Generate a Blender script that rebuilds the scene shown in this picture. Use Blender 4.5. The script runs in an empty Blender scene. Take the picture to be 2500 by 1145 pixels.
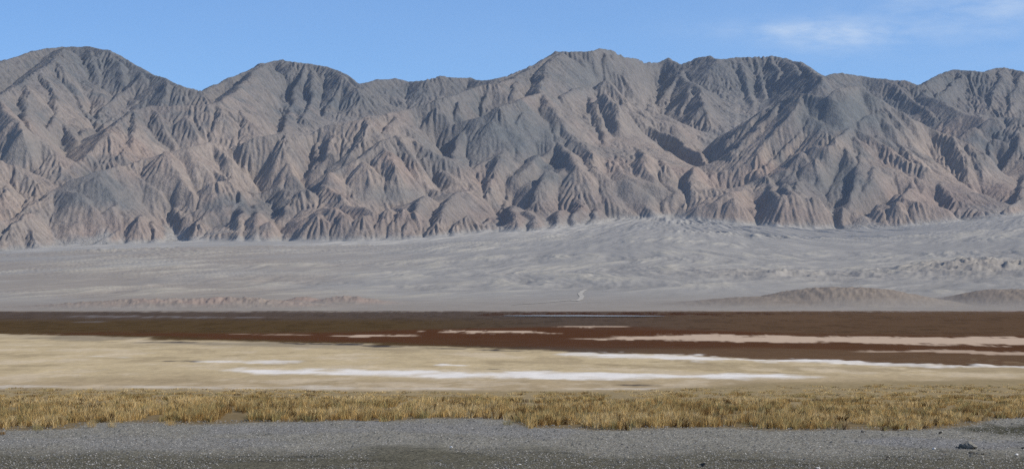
import bpy, math, time
import numpy as np

T0 = time.time()
SC = bpy.context.scene
COL = SC.collection
rng = np.random.default_rng(7)

# ---------------------------------------------------------------- camera, sky, sun, exposure
CAM_H = 4.8                      # eye height over the gravel (a low road bank)
F = 5639.0                       # focal length in pixels of the 2500 px wide photograph
ALPHA = math.atan((745.0 - 572.5) / F)     # upward pitch: the true horizon lies at row 745
cam_d = bpy.data.cameras.new('camera')
cam_d.sensor_width = 36.0
cam_d.lens = 36.0 * F / 2500.0
cam_d.clip_start = 0.5
cam_d.clip_end = 60000.0
cam = bpy.data.objects.new('camera', cam_d)
cam.location = (0, 0, CAM_H)
cam.rotation_euler = (math.pi / 2 + ALPHA, 0, 0)
COL.objects.link(cam)
SC.camera = cam

SUN_EL = math.radians(36.0)
SUN_AZ = math.radians(100.0)     # clockwise from the view direction (+Y): from the right, a little behind
world = bpy.data.worlds.new('World')
SC.world = world
world.use_nodes = True
wn = world.node_tree
wn.nodes.clear()
w_out = wn.nodes.new('ShaderNodeOutputWorld')
w_bg = wn.nodes.new('ShaderNodeBackground')
w_sky = wn.nodes.new('ShaderNodeTexSky')
w_sky.sky_type = 'NISHITA'
w_sky.sun_disc = False
w_sky.sun_elevation = SUN_EL
w_sky.sun_rotation = SUN_AZ
w_sky.altitude = 3800.0
w_sky.air_density = 1.0
w_sky.dust_density = 0.2
w_sky.ozone_density = 2.0
w_bg.inputs['Strength'].default_value = 0.112
# thin cirrus veils, high on the right
w_geo = wn.nodes.new('ShaderNodeTexCoord')


def wmath(op, a, b=None):
    n = wn.nodes.new('ShaderNodeMath')
    n.operation = op
    for i, v in enumerate((a, b)):
        if v is None:
            continue
        if isinstance(v, (int, float)):
            n.inputs[i].default_value = v
        else:
            wn.links.new(v, n.inputs[i])
    return n.outputs[0]


w_sep = wn.nodes.new('ShaderNodeSeparateXYZ')
wn.links.new(w_geo.outputs['Generated'], w_sep.inputs[0])
w_az = wmath('ARCTAN2', w_sep.outputs['X'], w_sep.outputs['Y'])
w_el = wmath('ARCSINE', w_sep.outputs['Z'])
w_vec = wn.nodes.new('ShaderNodeCombineXYZ')
wn.links.new(w_az, w_vec.inputs[0])
wn.links.new(wmath('MULTIPLY', w_el, 3.2), w_vec.inputs[1])


def wnoise(scale, detail, off):
    m = wn.nodes.new('ShaderNodeVectorMath')
    m.operation = 'ADD'
    wn.links.new(w_vec.outputs[0], m.inputs[0])
    m.inputs[1].default_value = off
    n = wn.nodes.new('ShaderNodeTexNoise')
    n.inputs['Scale'].default_value = scale
    n.inputs['Detail'].default_value = detail
    n.inputs['Roughness'].default_value = 0.6
    wn.links.new(m.outputs[0], n.inputs['Vector'])
    return n.outputs['Fac']


def wblob(az, el, ra, re, gain):
    dx = wmath('DIVIDE', wmath('SUBTRACT', w_az, az), ra)
    dy = wmath('DIVIDE', wmath('SUBTRACT', w_el, el), re)
    q = wmath('ADD', wmath('MULTIPLY', dx, dx), wmath('MULTIPLY', dy, dy))
    return wmath('MULTIPLY', wmath('EXPONENT', wmath('MULTIPLY', q, -1.0)), gain)


blobs = wmath('ADD', wblob(0.140, 0.1150, 0.028, 0.0070, 0.9), wblob(0.222, 0.130, 0.060, 0.018, 0.75))
blobs = wmath('ADD', blobs, wblob(0.12, 0.118, 0.035, 0.004, 0.5))
veil = wmath('MULTIPLY', wmath('POWER', wnoise(9.0, 4.0, (3.1, 0.4, 0)), 2.0), 0.35)
wisp = wmath('MULTIPLY', wmath('MAXIMUM', wmath('SUBTRACT', wnoise(42.0, 7.0, (0.7, 1.9, 0)), 0.30), 0.0), 2.3)
streak = wmath('MULTIPLY', wmath('MULTIPLY', blobs, wisp), 0.55)
cl = wn.nodes.new('ShaderNodeClamp')
wn.links.new(wmath('ADD', streak, wmath('MULTIPLY', veil, wmath('MULTIPLY', wmath('ADD', w_az, 0.25), 0.9))), cl.inputs[0])
cl.inputs['Max'].default_value = 0.8
w_tint = wn.nodes.new('ShaderNodeMix')
w_tint.data_type = 'RGBA'
w_tint.blend_type = 'MULTIPLY'
w_tint.inputs[0].default_value = 1.0
w_tint.inputs[7].default_value = (0.80, 1.04, 1.30, 1)
wn.links.new(w_sky.outputs[0], w_tint.inputs[6])
w_mix = wn.nodes.new('ShaderNodeMix')
w_mix.data_type = 'RGBA'
wn.links.new(cl.outputs[0], w_mix.inputs[0])
wn.links.new(w_tint.outputs[2], w_mix.inputs[6])
w_mix.inputs[7].default_value = (7.2, 7.9, 8.6, 1)
wn.links.new(w_mix.outputs[2], w_bg.inputs[0])
wn.links.new(w_bg.outputs[0], w_out.inputs[0])

sun_d = bpy.data.lights.new('sun', 'SUN')
sun_d.energy = 4.4
sun_d.angle = math.radians(0.5)
sun_d.color = (1.0, 0.93, 0.83)
sun = bpy.data.objects.new('sun', sun_d)
sdir = (math.sin(SUN_AZ) * math.cos(SUN_EL), math.cos(SUN_AZ) * math.cos(SUN_EL), math.sin(SUN_EL))
import mathutils
sun.rotation_euler = mathutils.Vector(sdir).to_track_quat('Z', 'Y').to_euler()
sun.location = (200, 0, 200)
COL.objects.link(sun)

SC.view_settings.view_transform = 'Standard'
SC.view_settings.look = 'None'
SC.view_settings.exposure = 0.0
SC.view_settings.gamma = 1.0
SC.view_settings.use_curve_mapping = False
SC.render.engine = 'CYCLES'
SC.cycles.use_denoising = False
SC.cycles.max_bounces = 4
SC.cycles.diffuse_bounces = 2
SC.cycles.volume_bounces = 1
SC.cycles.use_adaptive_sampling = False

# ---------------------------------------------------------------- helpers
CA, SA = math.cos(ALPHA), math.sin(ALPHA)


def at(px, py, y):
    """photograph pixel + distance ahead -> world x, z"""
    zc = 572.5 - py
    yy = F * CA - zc * SA
    zz = F * SA + zc * CA
    return (px - 1250.0) / yy * y, zz / yy * y + CAM_H


def hsh(ix, iy, seed):
    ix = ix.astype(np.int64); iy = iy.astype(np.int64)
    h = (ix * 374761393 + iy * 668265263 + seed * 2147483647) & 0xffffffff
    h = ((h ^ (h >> 13)) * 1274126177) & 0xffffffff
    h = (h ^ (h >> 16)) & 0xffffffff
    return h.astype(np.float32) / np.float32(4294967296.0)


def noise(x, y, seed=0):
    """gradient noise, about -0.7 .. 0.7"""
    xi = np.floor(x); yi = np.floor(y)
    xf = (x - xi).astype(np.float32); yf = (y - yi).astype(np.float32)
    u = xf * xf * xf * (xf * (xf * 6 - 15) + 10); v = yf * yf * yf * (yf * (yf * 6 - 15) + 10)

    def g(dx, dy):
        a = hsh(xi + dx, yi + dy, seed) * np.float32(2 * math.pi)
        return np.cos(a) * (xf - dx) + np.sin(a) * (yf - dy)
    n00, n10, n01, n11 = g(0, 0), g(1, 0), g(0, 1), g(1, 1)
    a = n00 + (n10 - n00) * u
    b = n01 + (n11 - n01) * u
    return a + (b - a) * v


def fbm(x, y, oct=4, seed=0, gain=0.5, ridged=False):
    s = 0; a = 1.0
    for k in range(oct):
        n = noise(x * 2.03 ** k, y * 2.03 ** k, seed + k * 17)
        if ridged:
            n = 0.5 - np.abs(n) * 1.6
        s = s + a * n
        a *= gain
    return s


def sstep(a, b, x):
    t = np.clip((x - a) / (b - a), 0, 1)
    return t * t * (3 - 2 * t)


def lerp3(c, d, m):
    m = m[..., None]
    return c * (1 - m) + np.asarray(d, np.float32) * m


def tag(o, label=None, cat=None, group=None, kind=None):
    for k, v in (('label', label), ('category', cat), ('group', group), ('kind', kind)):
        if v:
            o[k] = v
    return o


def mesh_obj(name, verts, faces, mat=None, col=None, smooth=False, parent=None):
    me = bpy.data.meshes.new(name)
    nv, nf = len(verts), len(faces)
    k = faces.shape[1]
    me.vertices.add(nv)
    me.vertices.foreach_set('co', np.ascontiguousarray(verts, np.float32).ravel())
    me.loops.add(nf * k)
    me.loops.foreach_set('vertex_index', np.ascontiguousarray(faces, np.int32).ravel())
    me.polygons.add(nf)
    me.polygons.foreach_set('loop_start', np.arange(0, nf * k, k, dtype=np.int32))
    me.polygons.foreach_set('loop_total', np.full(nf, k, np.int32))
    if smooth:
        me.polygons.foreach_set('use_smooth', np.ones(nf, bool))
    me.update(calc_edges=True)
    if col is not None:
        at_ = me.color_attributes.new('tone', 'FLOAT_COLOR', 'POINT')
        c4 = np.ones((nv, 4), np.float32)
        c4[:, :3] = col
        at_.data.foreach_set('color', c4.ravel())
    if mat:
        me.materials.append(mat)
    o = bpy.data.objects.new(name, me)
    COL.objects.link(o)
    if parent:
        o.parent = parent
    return o


def take(verts, faces, mask, col):
    """the faces under mask with only the vertices they use"""
    f = faces[mask]
    used = np.zeros(len(verts), bool); used[f.ravel()] = True
    idx = np.cumsum(used) - 1
    return verts[used], idx[f], col[used]


# ---------------------------------------------------------------- materials
def material(name, rough=0.9, attr=True, base=(0.3, 0.3, 0.3), noises=(), bumps=(), spec=0.0):
    """noises: (scale, detail, amount, stretch) multiply the colour; bumps: (scale, detail, distance, stretch)"""
    m = bpy.data.materials.new(name)
    m.use_nodes = True
    nt = m.node_tree
    b = nt.nodes['Principled BSDF']
    b.inputs['Roughness'].default_value = rough
    b.inputs['Specular IOR Level'].default_value = spec
    geo = nt.nodes.new('ShaderNodeNewGeometry')
    if attr:
        a = nt.nodes.new('ShaderNodeAttribute'); a.attribute_name = 'tone'
        c = a.outputs['Color']
    else:
        a = nt.nodes.new('ShaderNodeRGB'); a.outputs[0].default_value = (*base, 1)
        c = a.outputs[0]

    def tex(scale, detail, stretch):
        mp = nt.nodes.new('ShaderNodeMapping')
        mp.inputs['Scale'].default_value = stretch
        nt.links.new(geo.outputs['Position'], mp.inputs[0])
        n = nt.nodes.new('ShaderNodeTexNoise')
        n.inputs['Scale'].default_value = scale
        n.inputs['Detail'].default_value = detail
        n.inputs['Roughness'].default_value = 0.65
        nt.links.new(mp.outputs[0], n.inputs['Vector'])
        return n.outputs['Fac']
    for scale, detail, amount, stretch in noises:
        r = nt.nodes.new('ShaderNodeMapRange')
        r.inputs[1].default_value = 0.3; r.inputs[2].default_value = 0.7
        r.inputs[3].default_value = 1 - amount; r.inputs[4].default_value = 1 + amount
        r.clamp = False
        nt.links.new(tex(scale, detail, stretch), r.inputs[0])
        mx = nt.nodes.new('ShaderNodeVectorMath'); mx.operation = 'SCALE'
        nt.links.new(c, mx.inputs[0]); nt.links.new(r.outputs[0], mx.inputs['Scale'])
        c = mx.outputs[0]
    nt.links.new(c, b.inputs['Base Color'])
    prev = None
    for scale, detail, dist, stretch in bumps:
        bp = nt.nodes.new('ShaderNodeBump')
        bp.inputs['Distance'].default_value = dist
        bp.inputs['Strength'].default_value = 1.0
        nt.links.new(tex(scale, detail, stretch), bp.inputs['Height'])
        if prev:
            nt.links.new(prev, bp.inputs['Normal'])
        prev = bp.outputs[0]
    if prev:
        nt.links.new(prev, b.inputs['Normal'])
    return m


M_rock = material('mountain_rock', noises=((0.05, 5, 0.16, (1, 1, 1)),), bumps=((0.07, 7, 8.0, (1, 1, 1)),))
M_fan = material('fan_gravel', noises=((0.03, 5, 0.08, (1, 1, 1)),), bumps=((0.05, 5, 1.0, (1, 1, 1)),))
M_flat = material('flat_earth', noises=((0.25, 4, 0.10, (1, 0.4, 1)), (2.0, 3, 0.08, (1, 0.4, 1))),
                  bumps=((0.6, 4, 0.10, (1, 0.5, 1)),))
M_crust = material('salt_crust', rough=0.8, noises=((0.5, 5, 0.07, (1, 0.4, 1)),), bumps=((1.2, 4, 0.05, (1, 0.5, 1)),))
M_gravel = material('gravel_soil', noises=((0.6, 4, 0.12, (1, 0.6, 1)), (9.0, 3, 0.45, (1, 0.5, 1)), (26.0, 2, 0.35, (1, 0.5, 1))),
                    bumps=((11.0, 4, 0.05, (1, 1, 1)), (2.0, 3, 0.12, (1, 1, 1))))
M_under = material('distant_earth', attr=False, base=(0.20, 0.17, 0.13), noises=((0.002, 4, 0.15, (1, 1, 1)),))

# ---------------------------------------------------------------- the range: base surface
FOOT = np.array([(-400, 640), (-150, 628), (0, 615), (100, 608), (220, 600), (300, 597), (440, 590), (520, 588), (640, 585), (800, 586),
                 (900, 584), (1000, 580), (1100, 570), (1200, 560), (1300, 555), (1400, 548), (1490, 535), (1560, 525),
                 (1630, 520), (1665, 526), (1740, 535), (1830, 545), (1930, 552), (1990, 560), (2100, 558), (2200, 552),
                 (2300, 540), (2400, 530), (2500, 515), (2650, 500), (2900, 480)], float)
_u = (FOOT[:, 0] - 1250) / F
_y = 6900 + (605 - FOOT[:, 1]) * 13
_z = np.array([at(p[0], p[1], yy)[1] for p, yy in zip(FOOT, _y)])
UU = np.linspace(-0.31, 0.31, 900)
_k = np.exp(-np.linspace(-2, 2, 25) ** 2); _k /= _k.sum()


def _sm(a):
    return np.convolve(np.pad(a, 12, mode='edge'), _k, 'valid')


YF = _sm(np.interp(UU, _u, _y)); ZF = _sm(np.interp(UU, _u, _z))
_w = 150 * fbm(UU * 38, UU * 0 + 3.3, 4, 77, 0.6)      # the foot wanders: spurs reach out, washes reach in
YF = YF + _w; ZF = ZF + 0.05 * _w
Y0 = 2150.0
BS = 0.28
SL = 0.64                        # steepness of the flanks


def base_xy(x, y, back=True):
    u = x / y
    yf = np.interp(u, UU, YF); zf = np.interp(u, UU, ZF)
    t = np.clip((y - Y0) / (yf - Y0), 0, 1)
    fan = zf * t ** 1.25
    d = np.clip(y - yf, 0, None)
    up = BS * (np.minimum(d, 2250) if back else d) - (0.25 * np.clip(d - 2250, 0, 1500) if back else 0)
    w = 140.0                                 # ease the break of slope at the foot
    up = np.where(d < w, up * (0.4 + 0.6 * d / w), up)
    return fan + up


def solve(px, py, H):
    lo = float(np.interp((px - 1250) / F, UU, YF)) - 250
    hi = 13500.0
    for _ in range(40):
        m = 0.5 * (lo + hi)
        x, z = at(px, py, m)
        dm = max(0.0, m - float(np.interp((px - 1250) / F, UU, YF)))
        if z - float(base_xy(np.float64(x), np.float64(m), False)) - min(H, 0.85 * (SL - BS) * dm + 3) > 0:
            lo = m
        else:
            hi = m
    x, z = at(px, py, lo)
    return x, lo, z


RIDGES = """
M -320 175 130 -150 185 117 0 152 124 60 132 130 110 120 136 150 115 140 215 114 140 260 122 136 300 145 130 350 168 124 400 190 117 440 206 110 490 220 98
M 495 219 90 520 205 96 560 188 102 600 175 108 640 155 114 690 146 120 720 152 120 755 156 120 800 162 114 840 178 108 880 200 96
M 870 205 66 920 193 66 960 190 66 1000 197 66 1040 194 67 1080 185 72 1120 188 78 1150 187 84 1180 194 96 1210 190 108 1240 185 120 1290 165 132
M 1290 165 220 1340 145 230 1360 127 232 1400 125 235 1440 124 235 1465 118 235 1490 122 230 1520 138 179 1550 143 117 1575 152 100 1605 152 100 1630 142 100 1665 158 100 1700 140 100 1725 137 100 1750 146 100 1800 140 100 1840 140 100 1880 136 100 1920 142 100 1950 152 100 1985 170 100 2010 190 100
M 2005 188 74 2050 178 77 2100 184 80 2160 190 88 2200 195 91 2240 207 94 2290 180 102 2330 168 105 2370 172 105 2400 175 105 2430 165 107 2460 165 108 2500 176 108 2650 190 112 2850 200 112
M 150 118 161 130 147 165 100 170 161 60 195 158 0 232 150 -80 275 142 -180 320 128
130 147 220 155 175 215 180 205 210 200 250 190 235 285 160
100 172 215 110 200 200 138 250 190 142 285 170 120 310 140 105 335 120
142 285 170 165 320 145 190 350 120
60 195 210 70 240 190 60 280 165 70 310 140
M -320 150 230 -100 200 221 0 248 204 30 290 196 60 318 187 100 345 162 138 372 136
350 168 190 345 200 180 320 225 160 290 235 150 255 265 130 235 280 110
400 190 180 410 215 165 400 240 150
215 114 215 225 150 200 240 190 170
260 122 210 290 165 190 300 200 165
290 235 150 330 250 140
M 640 157 133 617 186 140 590 208 140 560 232 140 583 268 133 604 294 119 636 307 98 665 324 77
M 560 232 160 530 250 160 498 255 160 430 257 160 367 257 160 328 268 156 301 283 148 275 310 140 262 328 132 210 372 112 183 390 104 130 410 88
301 283 185 255 303 170 215 320 160 157 365 140 110 395 115
367 257 200 385 300 170 410 340 140 430 360 115
430 257 200 450 300 165 485 340 120
328 268 195 330 310 165 320 350 135 300 385 105
530 250 200 535 290 160 520 325 120
690 146 200 680 180 185 670 215 160 650 250 130
755 156 200 740 190 190 715 230 165 700 270 130 690 300 105
755 156 200 770 200 185 760 250 155 740 290 120
800 162 190 835 200 180 870 225 165 885 245 150 860 265 130
835 200 180 820 245 155 790 280 130
M 1360 130 232 1300 168 230 1250 190 230 1210 205 230 1180 207 230 1114 228 220 1062 244 215 1010 262 210 957 273 205 905 283 200 878 294 200 800 303 190 720 322 180 665 328 175 600 338 175 518 342 175 460 357 165 406 372 155 350 388 145 309 402 135 240 430 118 170 462 100 120 480 80
M -300 430 150 -120 405 140 0 388 130 40 400 120 100 430 100 130 450 80
M 40 400 120 30 440 100 10 470 80
M 296 401 188 236 416 188 183 435 175 118 466 162 100 479 156 60 490 131 20 512 106 -60 540 75
M 328 418 188 330 450 169 325 477 156 267 500 125 228 516 106 183 540 75 147 563 44 131 582 15
M 296 401 188 328 418 188 367 448 156 419 485 125 455 512 88
M 325 477 125 343 492 115 352 515 92 400 540 60 430 556 40 455 590 6
M 343 492 115 300 540 70 250 575 30 215 598 8
352 515 92 340 550 50 320 590 8
370 530 78 380 560 38 385 592 6
M 100 479 156 97 508 138 110 545 94 122 590 25
97 508 110 60 540 70 20 585 25 0 606 6
85 520 95 80 560 50 85 603 8
-20 540 60 -30 580 30 -40 612 6
150 460 130 190 490 100 215 515 80
M 518 345 175 562 380 140 600 410 110 623 435 85 640 462 45
406 374 150 413 395 135 430 430 110 445 455 90 465 480 60
M 500 380 138 530 410 115 557 435 112 583 460 100 583 487 95 540 500 90 484 507 75 452 515 60 418 549 12
M 518 345 175 500 380 138
557 435 112 520 465 80 500 480 65
M 583 487 95 600 500 90 625 505 75 662 524 50 683 541 25
585 495 92 590 540 50 575 583 8
625 505 75 632 540 45 615 583 6
540 500 90 505 540 50 465 580 8
662 524 50 665 550 30 655 582 6
700 328 175 695 355 150 680 383 125 655 410 95 635 430 70
680 383 125 710 415 100 738 440 70
760 312 180 775 345 150 770 375 120 765 410 85
830 300 190 815 340 160 790 380 120 775 410 90
900 285 200 905 320 165 880 350 140 850 385 100
960 273 205 965 300 170 945 325 140
1062 244 215 1060 280 175 1040 310 140
1114 228 220 1120 260 185 1115 285 150
1180 207 230 1195 240 200 1185 262 170
1250 190 230 1262 215 210 1250 240 190
M 1062 343 188 1010 333 190 968 330 194 931 343 188 865 390 169 826 413 162 795 425 150 775 437 138 735 446 119 690 452 100 640 480 62 612 492 38
M 829 414 162 835 445 144 838 470 119 860 500 62
880 382 136 890 420 105 905 460 55
931 343 150 945 390 120 965 440 60
968 330 155 990 365 140 1020 405 105 1055 440 60
M 683 452 80 700 485 55 715 515 25
829 418 128 800 445 118 780 466 110 800 480 100 850 505 70 880 520 50 905 530 30
780 466 110 740 485 85 700 510 50 686 530 28
M 780 466 110 788 503 95 760 515 80 720 530 50 690 555 22 672 580 5
788 503 95 815 530 60 838 558 28 850 580 6
788 503 95 778 545 45 768 583 6
M 1370 128 244 1335 160 247 1328 190 247 1318 225 252 1345 250 252 1367 286 247 1357 328 242
M 1318 225 250 1270 243 250 1210 262 235 1170 285 205 1100 303 160 1060 320 110 1038 334 70
1170 285 205 1130 330 175 1100 370 140 1085 410 100
1210 262 215 1200 310 190 1180 350 165
1270 243 225 1280 290 215 1250 330 200
M 1357 328 253 1298 340 242 1232 369 226 1180 395 209 1114 427 187 1036 471 154 962 498 127 941 503 116 905 516 99 870 537 61 830 560 28
1036 471 140 1040 500 100 1010 535 50 1000 570 8
M 1114 427 187 1130 460 148 1160 500 99 1170 520 66
1130 460 135 1100 500 85 1080 535 40 1060 570 6
941 503 105 945 530 60 930 565 12
905 516 90 880 550 40 870 580 8
962 498 115 985 530 60 965 572 8
1170 515 60 1150 540 32 1110 572 4
1225 492 55 1245 510 45 1255 535 20 1260 558 4
1225 492 55 1195 520 32 1165 545 12
1262 512 42 1290 530 28 1305 552 4
M 1357 328 253 1345 360 237 1348 400 204 1358 432 176 1385 458 143 1415 481 116 1450 500 79 1490 528 16
M 1415 481 105 1370 505 68 1320 532 30 1308 550 5
1415 481 105 1412 515 55 1400 547 6
1450 500 72 1452 525 30 1445 545 5
1370 505 68 1365 530 28 1355 552 5
1345 360 215 1310 385 190 1275 425 150 1245 465 108 1225 492 70
1358 432 160 1335 465 110 1300 500 65
1232 369 205 1225 400 165 1215 440 120 1190 470 90
M 1367 290 247 1400 335 226 1436 362 205 1475 388 178 1514 408 152 1567 443 105 1593 461 79 1618 482 37
1383 335 220 1400 360 200 1436 382 175 1454 416 140 1496 450 95 1520 480 50
1357 345 222 1385 390 180 1420 440 125 1460 490 65 1500 512 25
1538 516 6 1563 500 22 1592 520 4
1478 520 18 1500 508 22 1520 522 5
1465 120 235 1475 150 235 1482 190 235 1475 226 235
M 1482 190 235 1535 223 215 1577 270 190 1645 312 165 1698 344 140 1722 364 122
M 1475 226 235 1505 270 215 1510 315 195 1550 352 180 1600 380 150 1650 397 130 1710 401 120 1745 412 100 1778 432 68
1475 226 235 1430 226 235 1400 226 235 1370 240 237
1600 380 150 1632 430 90 1655 470 38
1550 352 180 1570 400 125 1600 440 85
1700 401 120 1700 430 85 1685 462 45
1745 412 100 1740 440 60
1430 226 235 1450 270 220 1470 310 205 1480 350 180
1520 138 215 1538 144 190 1520 165 180 1502 176 165
1490 122 230 1500 150 200 1490 172 180
M 1605 152 90 1590 172 90 1560 200 82 1540 221 70
1630 142 180 1630 175 160 1600 215 130 1580 240 110
M 1700 142 95 1680 160 95 1655 180 95 1630 205 90 1615 235 82 1600 270 65 1590 288 52
M 1655 180 95 1690 200 90 1713 213 88 1713 258 75 1690 290 60 1655 312 45
1713 257 150 1730 290 120 1752 325 85
1690 200 180 1680 240 160 1660 280 120
1725 137 190 1760 180 180 1785 200 170 1792 240 145 1805 290 95
1800 140 185 1815 172 180 1832 230 150 1845 275 100
1880 136 190 1900 180 180 1908 220 150 1905 255 105
1840 140 188 1862 190 172 1870 240 130
1920 142 190 1950 185 170 1962 222 125
1950 152 190 1985 190 160 2000 214 120
M 2165 265 300 2157 247 300 2125 228 295 2098 210 290 2020 217 275 1967 228 258 1914 247 235 1862 270 205 1810 302 165 1757 333 115 1705 372 60 1680 396 28
1967 228 240 1960 262 222 1935 285 205 1900 320 175 1870 350 140 1850 380 105
1914 247 228 1890 285 200 1850 320 165 1810 352 130 1788 378 100
1960 262 222 1993 285 210 1965 315 185 1930 345 150 1890 375 115 1860 398 85
1862 270 212 1830 310 180 1780 345 145 1745 375 112
M 2165 265 288 2120 283 282 2086 307 276 2039 333 264 2024 347 259 1985 353 247 1940 364 236 1909 382 224 1888 398 213 1850 418 190 1820 432 172 1780 448 138 1730 465 98 1690 478 67 1650 497 25
M 1820 432 172 1824 455 152 1832 480 115 1850 510 63 1868 542 9
1824 455 132 1790 490 85 1745 515 40 1710 528 8
1790 490 85 1790 515 45 1790 540 6
1850 418 165 1870 450 125 1885 480 85 1890 520 35 1900 545 8
M 1888 398 213 1920 420 193 1955 438 167 1980 462 129 2005 482 92 2035 503 46
1955 438 145 1945 465 100 1950 490 65
1895 500 48 1920 472 82 1928 495 60 1945 515 38 1970 542 8
1920 495 60 1905 525 25 1900 548 4
2005 482 80 1985 510 40 1960 535 15
M 2024 347 259 2060 354 247 2105 374 221 2144 395 186 2178 417 138 2205 432 98
2060 354 215 2072 390 175 2050 425 130 2028 455 90
2105 374 192 2102 405 150 2085 440 105 2070 475 60
2140 395 162 2130 430 115 2105 465 70
1985 353 215 2000 400 160 2012 435 115
1940 364 205 1955 390 170 1990 425 120
M 2110 215 288 2183 262 276 2228 283 264 2252 299 253 2314 331 230 2354 349 213 2393 372 184 2419 396 150 2440 424 101
M 2165 268 288 2210 304 259 2244 336 230 2275 370 195 2300 395 167 2340 430 121 2372 452 83
2280 315 212 2310 345 190 2335 382 160 2362 425 110 2382 452 68
2354 349 185 2370 390 140 2400 430 90
2086 307 240 2130 350 190 2165 380 155 2215 408 120
2130 350 190 2150 340 195 2180 365 170
2140 275 245 2180 320 208 2195 360 178 2215 395 145 2260 425 115
2060 320 232 2090 350 190 2120 370 165
M 2240 207 84 2285 243 91 2340 268 91 2393 284 85 2425 300 75
2330 170 150 2345 195 145 2318 218 128 2285 235 112
2445 165 155 2442 200 148 2430 240 128 2405 270 100
2500 176 155 2480 215 145 2475 250 120 2460 275 100
2160 190 125 2200 225 140 2240 255 160 2290 290 170
M 2600 262 165 2520 283 158 2485 287 154 2450 285 150 2419 285 142 2380 300 128 2354 326 98
2485 287 205 2492 330 180 2478 370 150 2455 405 112
2419 285 190 2425 330 160 2420 370 125
M 2850 330 240 2600 370 200 2540 395 180 2498 411 165 2465 425 142 2440 445 112 2412 472 72
2498 411 165 2505 450 110 2480 485 60
M 2220 424 162 2180 447 144 2130 470 119 2080 497 94 2040 518 62 2000 540 32 1956 561 5
M 2220 424 162 2262 436 158 2330 440 148 2370 460 125 2400 475 106 2420 485 90 2450 500 56 2482 513 15
M 2262 436 158 2266 458 135 2292 486 90 2320 510 44 2345 533 6
M 2330 440 148 2345 475 98 2370 500 48 2400 522 10
2230 430 125 2215 470 80 2195 500 48 2232 515 30 2270 520 24 2312 538 4
2195 500 48 2185 525 28 2170 550 5
2130 470 95 2150 500 60 2140 530 28 2135 555 5
2080 497 75 2095 520 42 2100 555 5
2040 518 50 2055 540 22 2060 558 4
2300 440 122 2310 470 85 2335 490 55
2180 447 115 2185 475 80 2175 500 50
2750 450 100 2560 482 58 2500 494 38 2458 512 8
"""


def ridge_lines(main):
    out = []
    for line in RIDGES.strip().splitlines():
        if line.startswith('M') != main:
            continue
        v = [float(q) for q in line.strip('M ').split()]
        out.append([v[i:i + 3] for i in range(0, len(v), 3)])
    return out


def main_segments():
    segs = []
    for ln in ridge_lines(True):
        pts = [solve(p[0], p[1], HC * p[2]) for p in ln]
        for a, b in zip(pts[:-1], pts[1:]):
            segs.append((*a, *b))
    return np.array(segs, np.float32)


def spur_segments(h):
    """minor spurs lie on the faces of the great ones: each point is where the line of sight meets the first surface"""
    segs = []
    ys = np.arange(6450, 11200, 8.0)
    for ln in ridge_lines(False):
        pts = []
        for k, p in enumerate(ln):
            xx, zz = at(p[0], p[1], ys)
            g = h[np.clip(((ys - GY[0]) / DX).astype(int), 0, len(GY) - 1), np.clip(((xx - GX[0]) / DX).astype(int), 0, len(GX) - 1)]
            hit = np.nonzero(g > zz)[0]
            if len(hit) == 0:
                pts = []
                break
            i = hit[0]
            t = k / (len(ln) - 1)
            lift = ((26 if p[1] < 380 else 40) * (1 - 0.6 * t)) if k else -3
            pts.append((float(xx[i]), float(ys[i]), float(g[i]) + lift))
        for a, b in zip(pts[:-1], pts[1:]):
            if math.hypot(a[0] - b[0], a[1] - b[1]) < 420:
                segs.append((*a, *b))
    return np.array(segs, np.float32)


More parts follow.
